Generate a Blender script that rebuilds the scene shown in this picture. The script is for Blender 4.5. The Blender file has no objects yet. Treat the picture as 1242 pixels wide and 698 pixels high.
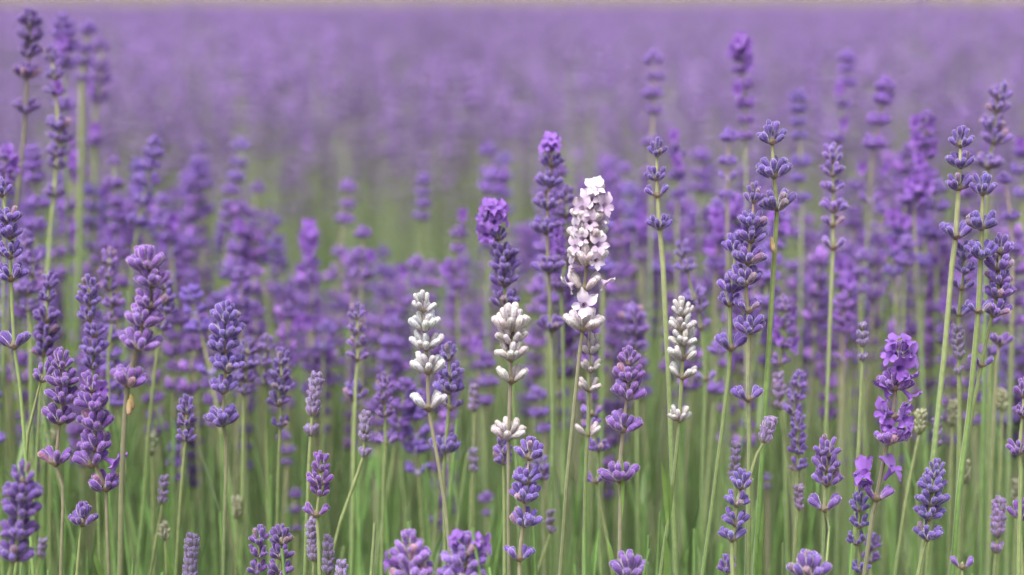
import bpy, math, random
from mathutils import Vector, Matrix

random.seed(7)
R = math.radians
sc = bpy.context.scene
col = sc.collection

# ------------------------------------------------------------------ camera
F = 2318.0                      # focal length in photo pixels (1242 wide)
CAMZ = 0.69
YH = -4.0                       # horizon row
PITCH = math.atan((349 - YH) / F)
cam_d = bpy.data.cameras.new('camera')
cam = bpy.data.objects.new('camera', cam_d)
col.objects.link(cam)
cam.location = (0, 0, CAMZ)
cam.rotation_euler = (math.pi / 2 - PITCH, 0, 0)
cam_d.sensor_width = 36
cam_d.lens = 36 * F / 1242
cam_d.clip_start = 0.02
cam_d.clip_end = 3000
cam_d.dof.use_dof = True
cam_d.dof.focus_distance = 0.905
cam_d.dof.aperture_fstop = 4.6
sc.camera = cam

# ------------------------------------------------------------------ sky, sun, exposure (bright overcast)
SUN_EL, SUN_AZ = R(58), R(205)
w = bpy.data.worlds.new('World')
sc.world = w
w.use_nodes = True
nt = w.node_tree
bg = nt.nodes['Background']
sky = nt.nodes.new('ShaderNodeTexSky')
sky.sky_type = 'NISHITA'
sky.sun_disc = False
sky.sun_elevation = SUN_EL
sky.sun_rotation = SUN_AZ
sky.dust_density = 6.0
sky.ozone_density = 0.6
hs = nt.nodes.new('ShaderNodeHueSaturation')
hs.inputs['Saturation'].default_value = 0.35      # cloud cover greys the blue
nt.links.new(sky.outputs[0], hs.inputs['Color'])
nt.links.new(hs.outputs[0], bg.inputs['Color'])
bg.inputs['Strength'].default_value = 0.15
sun_d = bpy.data.lights.new('sun', 'SUN')
sun_d.energy = 1.5
sun_d.angle = R(30)
sun_d.color = (1.0, 0.96, 0.91)
sun = bpy.data.objects.new('sun', sun_d)
col.objects.link(sun)
sdir = Vector((math.sin(SUN_AZ) * math.cos(SUN_EL), math.cos(SUN_AZ) * math.cos(SUN_EL), math.sin(SUN_EL)))
sun.rotation_euler = sdir.to_track_quat('Z', 'Y').to_euler()
sun.location = (0, -3, 5)
sc.view_settings.view_transform = 'Standard'
sc.view_settings.look = 'None'
sc.view_settings.gamma = 1
sc.view_settings.exposure = 0.93
sc.view_settings.use_curve_mapping = False
sc.render.engine = 'CYCLES'
sc.cycles.use_denoising = True
sc.cycles.max_bounces = 6
sc.cycles.diffuse_bounces = 4
sc.cycles.transmission_bounces = 4

cP, sP = math.cos(PITCH), math.sin(PITCH)


def at(px, py, D):
    """photo pixel -> point at ground distance D in front of the camera"""
    a = (px - 621) / F
    b = (349 - py) / F
    d = Vector((a, cP + b * sP, -sP + b * cP))
    t = D / d.y
    return Vector((d.x * t, D, CAMZ + d.z * t))


# ------------------------------------------------------------------ materials
def mat(name):
    m = bpy.data.materials.new(name)
    m.use_nodes = True
    n = m.node_tree.nodes
    b = n['Principled BSDF']
    return m, n, m.node_tree.links, b


def bud_mat(name, base, mid, tip, sheen, tint, noise_amt=0.25):
    m, n, l, b = mat(name)
    tc = n.new('ShaderNodeAttribute'); tc.attribute_name = 'along'
    rmp = n.new('ShaderNodeValToRGB')
    e = rmp.color_ramp.elements
    e[0].position = 0.0; e[0].color = (*base, 1)
    e[1].position = 1.0; e[1].color = (*tip, 1)
    k = rmp.color_ramp.elements.new(0.42); k.color = (*mid, 1)
    l.new(tc.outputs['Fac'], rmp.inputs[0])
    oi = n.new('ShaderNodeObjectInfo')
    mul = n.new('ShaderNodeMix'); mul.data_type = 'RGBA'; mul.blend_type = 'MULTIPLY'
    mul.inputs['Factor'].default_value = 1
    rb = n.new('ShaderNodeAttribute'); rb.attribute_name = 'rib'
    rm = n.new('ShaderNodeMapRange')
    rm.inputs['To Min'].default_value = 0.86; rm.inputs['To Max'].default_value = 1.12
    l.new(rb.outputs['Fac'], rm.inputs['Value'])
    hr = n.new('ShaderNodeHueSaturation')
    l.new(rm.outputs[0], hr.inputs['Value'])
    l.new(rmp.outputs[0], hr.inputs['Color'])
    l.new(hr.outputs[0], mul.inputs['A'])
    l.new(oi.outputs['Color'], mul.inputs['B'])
    co = n.new('ShaderNodeTexCoord')
    nz = n.new('ShaderNodeTexNoise'); nz.inputs['Scale'].default_value = 700; nz.inputs['Detail'].default_value = 3
    l.new(co.outputs['Object'], nz.inputs['Vector'])
    mr = n.new('ShaderNodeMapRange')
    mr.inputs['From Min'].default_value = 0.3; mr.inputs['From Max'].default_value = 0.7
    mr.inputs['To Min'].default_value = 1 - noise_amt; mr.inputs['To Max'].default_value = 1 + noise_amt
    l.new(nz.outputs['Fac'], mr.inputs['Value'])
    hv = n.new('ShaderNodeHueSaturation')
    l.new(mul.outputs['Result'], hv.inputs['Color'])
    l.new(mr.outputs[0], hv.inputs['Value'])
    l.new(hv.outputs[0], b.inputs['Base Color'])
    b.inputs['Roughness'].default_value = 0.75
    b.inputs['Specular IOR Level'].default_value = 0.25
    b.inputs['Sheen Weight'].default_value = sheen
    b.inputs['Sheen Roughness'].default_value = 0.28
    b.inputs['Sheen Tint'].default_value = (*tint, 1)
    nz2 = n.new('ShaderNodeTexNoise'); nz2.inputs['Scale'].default_value = 2600
    l.new(co.outputs['Object'], nz2.inputs['Vector'])
    bp = n.new('ShaderNodeBump'); bp.inputs['Strength'].default_value = 0.5; bp.inputs['Distance'].default_value = 0.0004
    l.new(nz2.outputs['Fac'], bp.inputs['Height'])
    l.new(bp.outputs[0], b.inputs['Normal'])
    return m


def petal_mat(name, c, throat, trans=0.35):
    m, n, l, b = mat(name)
    tc = n.new('ShaderNodeAttribute'); tc.attribute_name = 'along'
    rmp = n.new('ShaderNodeValToRGB')
    e = rmp.color_ramp.elements
    e[0].color = (*throat, 1); e[0].position = 0.35
    e[1].color = (*c, 1); e[1].position = 0.9
    l.new(tc.outputs['Fac'], rmp.inputs[0])
    oi = n.new('ShaderNodeObjectInfo')
    mul = n.new('ShaderNodeMix'); mul.data_type = 'RGBA'; mul.blend_type = 'MULTIPLY'
    mul.inputs['Factor'].default_value = 1
    l.new(rmp.outputs[0], mul.inputs['A']); l.new(oi.outputs['Color'], mul.inputs['B'])
    l.new(mul.outputs['Result'], b.inputs['Base Color'])
    b.inputs['Roughness'].default_value = 0.6
    b.inputs['Sheen Weight'].default_value = 0.25
    co = n.new('ShaderNodeTexCoord')
    nz = n.new('ShaderNodeTexNoise'); nz.inputs['Scale'].default_value = 900
    l.new(co.outputs['Object'], nz.inputs['Vector'])
    bp = n.new('ShaderNodeBump'); bp.inputs['Strength'].default_value = 0.4; bp.inputs['Distance'].default_value = 0.0005
    l.new(nz.outputs['Fac'], bp.inputs['Height']); l.new(bp.outputs[0], b.inputs['Normal'])
    tr = n.new('ShaderNodeBsdfTranslucent')
    l.new(mul.outputs['Result'], tr.inputs['Color'])
    mx = n.new('ShaderNodeMixShader'); mx.inputs[0].default_value = trans
    l.new(b.outputs[0], mx.inputs[1]); l.new(tr.outputs[0], mx.inputs[2])
    l.new(mx.outputs[0], n['Material Output'].inputs['Surface'])
    return m


def vcol_mat(name, rough=0.7, sheen=0.2, noise=40, amt=0.2, trans=0.0, tint=(0.9, 0.9, 0.9), rnd=0.0):
    m, n, l, b = mat(name)
    a = n.new('ShaderNodeAttribute'); a.attribute_name = 'col'
    co = n.new('ShaderNodeTexCoord')
    nz = n.new('ShaderNodeTexNoise'); nz.inputs['Scale'].default_value = noise; nz.inputs['Detail'].default_value = 4
    l.new(co.outputs['Object'], nz.inputs['Vector'])
    mr = n.new('ShaderNodeMapRange')
    mr.inputs['From Min'].default_value = 0.3; mr.inputs['From Max'].default_value = 0.7
    mr.inputs['To Min'].default_value = 1 - amt; mr.inputs['To Max'].default_value = 1 + amt
    l.new(nz.outputs['Fac'], mr.inputs['Value'])
    hv = n.new('ShaderNodeHueSaturation')
    l.new(a.outputs['Color'], hv.inputs['Color']); l.new(mr.outputs[0], hv.inputs['Value'])
    out = hv
    if rnd:
        oi = n.new('ShaderNodeObjectInfo')
        m2 = n.new('ShaderNodeMapRange')
        m2.inputs['To Min'].default_value = 1 - rnd; m2.inputs['To Max'].default_value = 1 + rnd
        l.new(oi.outputs['Random'], m2.inputs['Value'])
        h2 = n.new('ShaderNodeHueSaturation')
        l.new(hv.outputs[0], h2.inputs['Color']); l.new(m2.outputs[0], h2.inputs['Value'])
        out = h2
    l.new(out.outputs[0], b.inputs['Base Color'])
    b.inputs['Roughness'].default_value = rough
    b.inputs['Specular IOR Level'].default_value = 0.3
    b.inputs['Sheen Weight'].default_value = sheen
    b.inputs['Sheen Roughness'].default_value = 0.4
    b.inputs['Sheen Tint'].default_value = (*tint, 1)
    if trans:
        tr = n.new('ShaderNodeBsdfTranslucent')
        l.new(out.outputs[0], tr.inputs['Color'])
        mx = n.new('ShaderNodeMixShader'); mx.inputs[0].default_value = trans
        l.new(b.outputs[0], mx.inputs[1]); l.new(tr.outputs[0], mx.inputs[2])
        l.new(mx.outputs[0], n['Material Output'].inputs['Surface'])
    return m


def ground_mat(name, c1, c2, scale, bump=0.3):
    m, n, l, b = mat(name)
    co = n.new('ShaderNodeTexCoord')
    nz = n.new('ShaderNodeTexNoise'); nz.inputs['Scale'].default_value = scale; nz.inputs['Detail'].default_value = 8
    l.new(co.outputs['Object'], nz.inputs['Vector'])
    rmp = n.new('ShaderNodeValToRGB')
    rmp.color_ramp.elements[0].color = (*c1, 1); rmp.color_ramp.elements[0].position = 0.35
    rmp.color_ramp.elements[1].color = (*c2, 1); rmp.color_ramp.elements[1].position = 0.68
    l.new(nz.outputs['Fac'], rmp.inputs[0]); l.new(rmp.outputs[0], b.inputs['Base Color'])
    b.inputs['Roughness'].default_value = 0.95
    bp = n.new('ShaderNodeBump'); bp.inputs['Strength'].default_value = bump; bp.inputs['Distance'].default_value = 0.03
    l.new(nz.outputs['Fac'], bp.inputs['Height']); l.new(bp.outputs[0], b.inputs['Normal'])
    return m


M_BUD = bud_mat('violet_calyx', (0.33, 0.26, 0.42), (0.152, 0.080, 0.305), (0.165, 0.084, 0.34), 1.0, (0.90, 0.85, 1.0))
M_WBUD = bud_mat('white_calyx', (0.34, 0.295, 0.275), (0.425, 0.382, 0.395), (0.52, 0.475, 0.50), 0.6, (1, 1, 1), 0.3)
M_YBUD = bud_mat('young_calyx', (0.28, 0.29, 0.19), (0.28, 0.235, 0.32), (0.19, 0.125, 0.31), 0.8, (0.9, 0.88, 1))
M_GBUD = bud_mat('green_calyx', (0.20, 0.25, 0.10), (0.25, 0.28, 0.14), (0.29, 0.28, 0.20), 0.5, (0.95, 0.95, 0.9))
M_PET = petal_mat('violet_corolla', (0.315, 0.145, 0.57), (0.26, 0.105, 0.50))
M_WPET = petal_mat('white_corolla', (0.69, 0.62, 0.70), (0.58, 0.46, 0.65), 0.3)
M_FUZZ = petal_mat('violet_down', (0.54, 0.47, 0.63), (0.54, 0.47, 0.63), 0.4)
M_WFUZZ = petal_mat('white_down', (0.72, 0.70, 0.70), (0.72, 0.70, 0.70), 0.4)
M_STEM = vcol_mat('stem', 0.65, 0.35, 300, 0.14, 0, (0.95, 0.97, 0.88))
M_LEAF = vcol_mat('leaf', 0.6, 0.3, 120, 0.18, 0.25, (0.9, 0.95, 0.85))
M_BRACT = vcol_mat('bract', 0.8, 0.2, 400, 0.2, 0.15)
M_FIELD = vcol_mat('lavender_mass', 0.8, 0.35, 60, 0.15, 0.12, (0.9, 0.85, 1.0), 0.16)


# ------------------------------------------------------------------ mesh helpers
class MB:
    def __init__(s):
        s.v, s.f, s.a, s.c = [], [], [], []

    def add(s, v, f, a=None, c=None, M=None):
        o = len(s.v)
        s.v += [tuple(M @ Vector(p)) for p in v] if M is not None else [tuple(p) for p in v]
        s.f += [tuple(i + o for i in q) for q in f]
        s.a += list(a) if a is not None else [0.5] * len(v)
        if c is None:
            c = (1, 1, 1)
        s.c += list(c) if isinstance(c, list) else [c] * len(v)

    def mesh(s, name, m, smooth=True, along=True, color=True):
        me = bpy.data.meshes.new(name)
        me.from_pydata(s.v, [], s.f)
        if along:
            at_ = me.attributes.new('along', 'FLOAT', 'POINT')
            at_.data.foreach_set('value', s.a)
        if color:
            ac = me.attributes.new('col', 'FLOAT_COLOR', 'POINT')
            flat = []
            for q in s.c:
                flat += [q[0], q[1], q[2], 1.0]
            ac.data.foreach_set('color', flat)
        me.polygons.foreach_set('use_smooth', [smooth] * len(me.polygons))
        me.materials.append(m)
        me.update()
        return me


def lathe(prof, sides, rib=0.0, phase=0.0):
    """prof: [(z, r, along)] -> verts faces along; closed top"""
    v, f, a = [], [], []
    for z, r, t in prof:
        for k in range(sides):
            an = phase + 2 * math.pi * k / sides
            rr = r * (1 - rib * (k % 2))
            v.append((rr * math.cos(an), rr * math.sin(an), z)); a.append(t)
    for i in range(len(prof) - 1):
        for k in range(sides):
            k2 = (k + 1) % sides
            f.append((i * sides + k, i * sides + k2, (i + 1) * sides + k2, (i + 1) * sides + k))
    top = len(v)
    v.append((0, 0, prof[-1][0] + prof[-1][1] * 0.5)); a.append(1.0)
    o = (len(prof) - 1) * sides
    for k in range(sides):
        f.append((o + k, o + (k + 1) % sides, top))
    return v, f, a


def bud_geo(rng, sides=10, lo=False, fat=1.0):
    """a calyx 6.4 mm long standing on z, unit metres, slightly bent and irregular"""
    L = 0.0064
    if lo:
        prof = [(0, .0005, 0), (.0018, .0013, .3), (.0043, .0017, .7), (.0060, .0011, .95)]
        v, f, a = lathe(prof, 6)
    else:
        j = lambda x: x * rng.uniform(.93, 1.07) * fat
        prof = [(0, .00050, 0), (.0007, j(.00084), .1), (.0019, j(.00117), .3), (.0033, j(.00141), .52),
                (.0046, j(.00150), .72), (.0055, j(.00134), .85), (.0061, j(.00100), .94), (.0064, j(.0005), 1)]
        v, f, a = lathe(prof, sides, 0.17, rng.random())
        # calyx teeth: dents in the rim
        n = sides
        for k in range(n):
            for ring, d in ((6, .00022), (5, .00010)):
                i = ring * n + k
                x, y, z = v[i]
                z += d if k % 2 == 0 else -d * 1.6
                v[i] = (x, y, z)
    bx, by = rng.uniform(-.0006, .0006), rng.uniform(-.0006, .0006)
    v = [(x + bx * (z / L) ** 2, y + by * (z / L) ** 2, z) for x, y, z in v]
    return v, f, a


def frame(axis, up=Vector((0, 0, 1))):
    """matrix whose z is axis, y leans to up"""
    z = axis.normalized()
    x = up.cross(z)
    if x.length < 1e-4:
        x = Vector((1, 0, 0))
    x.normalize()
    y = z.cross(x)
    return Matrix((x, y, z)).transposed().to_4x4()


def lobe(root, dirv, nrm, wd, ln, curl, rng, n=4):
    """one petal lobe: from root along dirv, face normal nrm, curling back by curl"""
    v, f, a = [], [], []
    side = dirv.cross(nrm).normalized()
    ph = rng.uniform(0, 6.28)
    for i in range(n + 1):
        t = i / n
        hw = wd * .5 * (.42 + .62 * math.sin(math.pi * min(1, t * .8 + .14)) ** .8)
        if i == n:
            hw *= .6
        for k in range(n + 1):
            s = (k / n - .5) * 2
            u = ln * t * (1 - .16 * s * s * t)
            z = -curl * ln * t * t + .0009 * s * s * t + .0005 * t * math.sin(ph + 3.2 * s + 2 * t) + rng.uniform(-.00018, .00018) * t
            p = root + dirv * u + side * (s * hw) + nrm * z
            v.append(tuple(p)); a.append(.35 + .65 * t)
    for i in range(n):
        for k in range(n):
            o = i * (n + 1) + k
            f.append((o, o + 1, o + n + 2, o + n + 1))
    return v, f, a


def corolla(rng, m):
    """two-lipped flower: tube along z, upper lip (two lobes) towards +y, lower lip (three) towards -y; mouth at origin"""
    mb = MB()
    prof = [(-.0068, .0007, .2), (-.004, .0010, .3), (-.0015, .0015, .4), (0, .0021, .5)]
    v, f, a = lathe(prof, 8)
    f = [q for q in f if len(q) == 4]
    mb.add(v, f, a)
    fw = rng.uniform(.15, .7)          # how far the upper lip leans forward
    for ang, wd, ln in ((62, .0052, .0058), (118, .0052, .0058), (-24, .0032, .0036), (-90, .0036, .0044), (204, .0032, .0036)):
        an = R(ang + rng.uniform(-9, 9))
        d = Vector((math.cos(an), math.sin(an), 0))
        lean = fw if ang > 0 and ang < 180 else rng.uniform(-.2, .5)
        dv = (d + Vector((0, 0, lean))).normalized()
        nr = (Vector((0, 0, 1)) - d * lean).normalized()
        v, f, a = lobe(d * .0017, dv, nr, wd * rng.uniform(.85, 1.12), ln * rng.uniform(.8, 1.12), rng.uniform(-.1, .55), rng)
        mb.add(v, f, a)
    return mb.mesh('corolla', m, color=False)


def bract_geo(rng):
    """papery pointed bract, root at origin, lying along +x rising in z"""
    v, f, c = [], [], []
    ln, wd = rng.uniform(.0038, .0050), rng.uniform(.0030, .0040)
    tint = rng.uniform(.8, 1.15)
    for i, t in enumerate((0, .35, .7, 1)):
        hw = wd * (.55, 1, .7, .06)[i] * .5
        for s in (-1, 0, 1):
            v.append((.0006 + ln * .8 * t, s * hw, ln * .55 * t * t + .0008 * s * s))
            c.append((.34 * tint, .25 * tint, .17 * tint))
    for i in range(3):
        for k in range(2):
            o = i * 3 + k
            f.append((o, o + 1, o + 4, o + 3))
    return v, f, c


def whorl_core(rng, m):
    """the node of a whorl: a small green-brown swelling with papery bracts"""
    mb = MB()
    prof = [(-.0016, .0009, 0), (-.0006, .0017, 0), (.0008, .0019, 0), (.0022, .0012, 0)]
    v, f, a = lathe(prof, 8)
    mb.add(v, f, a, (.20, .17, .12))
    k = rng.randint(4, 6)
    for i in range(k):
        v, f, c = bract_geo(rng)
        mb.add(v, f, None, c, Matrix.Rotation(2 * math.pi * i / k + rng.uniform(-.3, .3), 4, 'Z') @ Matrix.Translation((0, 0, -.0012)))
    return mb.mesh('whorl', m, along=False)


NV = 6
rg = random.Random(11)


def bud_mesh(m, fat=1.0, fuzz=None, hairs=110, tall=1.0):
    mb = MB()
    v, f, a = bud_geo(rg, 14, False, fat)
    mb.add(v, f, a)
    nb = len(f)
    # downy hairs standing off the calyx
    ring = 14
    for _ in range(hairs):
        i = rg.randrange(1, 7); k = rg.randrange(ring); t = rg.random(); u = rg.random()
        p = Vector(v[i * ring + k]).lerp(Vector(v[i * ring + (k + 1) % ring]), t)
        if i < 7:
            p = p.lerp(Vector(v[(i + 1) * ring + k]).lerp(Vector(v[(i + 1) * ring + (k + 1) % ring]), t), u)
        nrm = Vector((p.x, p.y, 0))
        nrm = (nrm.normalized() + Vector((rg.uniform(-.5, .5), rg.uniform(-.5, .5), rg.uniform(-.1, .9)))).normalized()
        sd = nrm.cross(Vector((rg.uniform(-1, 1), rg.uniform(-1, 1), rg.uniform(-1, 1)))).normalized() * .00005
        ln = rg.uniform(.00035, .00065)
        mb.add([p - nrm * .0001 - sd, p - nrm * .0001 + sd, p + nrm * ln], [(0, 1, 2)], [1, 1, 1])
    if tall != 1:
        mb.v = [(x, y, z * tall) for x, y, z in mb.v]
    me = mb.mesh('bud', m, color=False)
    me.materials.append(fuzz)
    at_ = me.attributes.new('rib', 'FLOAT', 'POINT')
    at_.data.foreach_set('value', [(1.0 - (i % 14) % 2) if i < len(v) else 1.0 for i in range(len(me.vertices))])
    me.polygons.foreach_set('material_index', [0] * nb + [1] * (len(me.polygons) - nb))
    return me


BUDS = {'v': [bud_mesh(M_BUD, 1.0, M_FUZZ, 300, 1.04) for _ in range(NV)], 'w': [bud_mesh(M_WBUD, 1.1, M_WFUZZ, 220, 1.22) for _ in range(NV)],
        'y': [bud_mesh(M_YBUD, 1.05, M_FUZZ, 110) for _ in range(NV)], 'g': [bud_mesh(M_GBUD, .9, M_WFUZZ, 50, 1.2) for _ in range(NV)]}
CORES = [whorl_core(rg, M_BRACT) for _ in range(5)]
COR = {'v': [corolla(rg, M_PET) for _ in range(8)], 'w': [corolla(rg, M_WPET) for _ in range(8)]}


def arrange(rng, w, kind='r'):
    """bud placements of a whorl of width w (m): list of (origin, axis, scale)"""
    out = []
    hw = w / 2
    az0 = rng.uniform(0, 6.28)
    if kind == 'p':          # two opposite little fans
        sp = rng.uniform(-.4, .4)
        for side in (0, math.pi):
            n = rng.choice((3, 3, 4))
            for i in range(n):
                az = side + sp + (i - (n - 1) / 2) * .55 + rng.uniform(-.12, .12)
                tl = R(rng.uniform(38, 52) if i != n // 2 else rng.uniform(20, 40))
                s = min(1.18, max(.78, (hw - .0026) / (.0064 * math.sin(R(46))))) * rng.uniform(.92, 1.06)
                ax = Vector((math.sin(tl) * math.cos(az), math.sin(tl) * math.sin(az), math.cos(tl)))
                out.append((Vector((.0022 * math.cos(az), .0022 * math.sin(az), rng.uniform(0, .0008))), ax, s))
        return out
    if kind == 'n':          # narrow, young: small tight buds
        n = max(7, int(round(w * 1000 * 1.25)))
        s = min(.9, max(.55, hw / .0043))
        for i in range(n):
            az = az0 + 2 * math.pi * i / n + rng.uniform(-.2, .2)
            tl = R(rng.uniform(14, 30))
            ax = Vector((math.sin(tl) * math.cos(az), math.sin(tl) * math.sin(az), math.cos(tl)))
            r = max(.0008, hw - .0064 * s * math.sin(tl) - .0004)
            out.append((Vector((r * math.cos(az), r * math.sin(az), rng.uniform(-.0008, .001))), ax, s * rng.uniform(.88, 1.08)))
        return out
    n = max(6, min(13, int(round(w * 1000 * .58))))
    top = kind == 't'
    sc0 = min(1.22, max(.74, hw / .0070))
    L = .0066 * sc0
    gap = rng.random() < .45          # two facing cymes leave the stem bare between them
    for i in range(n):
        az = az0 + 2 * math.pi * i / n + rng.uniform(-.24, .24)
        if gap:
            az += .32 * math.sin(2 * (az - az0))
        s = sc0 * rng.uniform(.88, 1.1)
        tl = R(rng.uniform(40, 60) if not top else rng.uniform(34, 52))
        r0 = max(.0010, min(.0040, hw - L * math.sin(tl)))
        ax = Vector((math.sin(tl) * math.cos(az), math.sin(tl) * math.sin(az), math.cos(tl)))
        out.append((Vector((r0 * math.cos(az), r0 * math.sin(az), rng.uniform(-.0008, .0008))), ax, s))
    ni = max(4, int(n * .6))
    for i in range(ni):
        az = az0 + .5 + 2 * math.pi * i / ni + rng.uniform(-.35, .35)
        s = sc0 * rng.uniform(.82, 1.02)
        tl = R(rng.uniform(20, 38)) if not top else R(rng.uniform(8, 28))
        ax = Vector((math.sin(tl) * math.cos(az), math.sin(tl) * math.sin(az), math.cos(tl)))
        zz = .0016 if not top else .0030
        out.append((Vector((.0018 * math.cos(az), .0018 * math.sin(az), zz + rng.uniform(-.0004, .001))), ax, s))
    if top:
        for i in range(2):
            az = rng.uniform(0, 6.28); tl = R(rng.uniform(0, 10))
            out.append((Vector((.0007 * math.cos(az), .0007 * math.sin(az), .0052)), Vector((math.sin(tl) * math.cos(az), math.sin(tl) * math.sin(az), math.cos(tl))), sc0 * rng.uniform(.7, .9)))
    return out


def lo_whorl(rng, kind, m, w=.0155):
    """a whole whorl as one cheap mesh, for stalks deeper in the row"""
    mb = MB()
    for o, ax, s in arrange(rng, w, kind):
        v, f, a = bud_geo(rng, 6, True)
        mb.add(v, f, a, None, Matrix.Translation(o) @ frame(ax) @ Matrix.Scale(s, 4))
    v, f, a = lathe([(-.0014, .0009, 0), (.0004, .0018, 0), (.002, .0012, .1)], 6)
    mb.add(v, f, a)
    me = mb.mesh('whorl', m, color=False)
    at_ = me.attributes.new('rib', 'FLOAT', 'POINT')
    at_.data.foreach_set('value', [.6] * len(me.vertices))
    return me


LOW = {'r': [lo_whorl(rg, 'r', M_BUD) for _ in range(8)], 't': [lo_whorl(rg, 't', M_BUD) for _ in range(4)],
       'p': [lo_whorl(rg, 'p', M_BUD) for _ in range(3)], 'n': [lo_whorl(rg, 'n', M_YBUD, .007) for _ in range(3)]}


# ------------------------------------------------------------------ stems
def smooth_path(pts, step=.02):
    """Catmull-Rom through points"""
    P = [pts[0] + (pts[0] - pts[1])] + pts + [pts[-1] + (pts[-1] - pts[-2])]
    out = []
    for i in range(1, len(P) - 2):
        a, b, c, d = P[i - 1], P[i], P[i + 1], P[i + 2]
        n = max(1, int((c - b).length / step))
        for k in range(n):
            t = k / n
            out.append(.5 * ((2 * b) + (c - a) * t + (2 * a - 5 * b + 4 * c - d) * t * t + (3 * b - a - 3 * c + d) * t ** 3))
    out.append(P[-2])
    return out


def tube_geo(path, radii, sides=8, rib=.16):
    v, f = [], []
    n = len(path)
    for i, p in enumerate(path):
        t = (path[min(n - 1, i + 1)] - path[max(0, i - 1)])
        if t.length < 1e-6:
            t = Vector((0, 0, -1))
        Mx = frame(t, Vector((0, 1, .1)))
        r = radii[i]
        for k in range(sides):
            an = 2 * math.pi * k / sides + .4
            rr = r * (1 - rib * (k % 2))
            v.append(tuple(p + (Mx @ Vector((rr * math.cos(an), rr * math.sin(an), 0)))))
    for i in range(n - 1):
        for k in range(sides):
            k2 = (k + 1) % sides
            f.append((i * sides + k, (i + 1) * sides + k, (i + 1) * sides + k2, i * sides + k2))
    f.append(tuple(range(sides)))
    return v, f


def mixc(a, b, t):
    return tuple(a[i] * (1 - t) + b[i] * t for i in range(3))


STEM_TOP = {'green': (.23, .26, .11), 'pale': (.31, .30, .16), 'brown': (.22, .17, .14), 'pink': (.29, .20, .17),
            'olive': (.22, .22, .10)}
STEM_LOW = {'green': (.185, .285, .09), 'pale': (.225, .315, .115), 'brown': (.17, .20, .09), 'pink': (.19, .28, .10),
            'olive': (.16, .28, .075)}


def leaf_geo(rng, ln, wd, bend):
    """linear lavender leaf growing along +z from the origin, bending to +x, folded along its midrib"""
    v, f = [], []
    n = 5
    for i in range(n + 1):
        t = i / n
        hw = wd * .5 * (math.sin(math.pi * min(1, .12 + .8 * t)) ** .7 if t < .98 else .12)
        x = bend * ln * t * t
        z = ln * (t - .25 * bend * t * t)
        v += [(x + hw * .35, -hw, z), (x, 0, z), (x + hw * .35, hw, z)]
    for i in range(n):
        for k in range(2):
            o = i * 3 + k
            f.append((o, o + 1, o + 4, o + 3))
    return v, f


def obj(name, me, parent=None, M=None, color=None):
    o = bpy.data.objects.new(name, me)
    col.objects.link(o)
    if parent is not None:
        o.parent = parent
    if M is not None:
        o.matrix_basis = M
    if color is not None:
        o.color = (*color, 1)
    return o


def tag(o, label=None, cat=None, group=None, kind=None):
    if label: o['label'] = label
    if cat: o['category'] = cat
    if group: o['group'] = group
    if kind: o['kind'] = kind
    return o


# tints multiply the calyx colour of one stalk
TINT = {'v': (1, 1, 1), 'b': (.93, 1.03, 1.04), 'r': (1.06, .97, 1.0), 'd': (.86, .86, .88), 'l': (1.15, 1.14, 1.12)}


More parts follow.
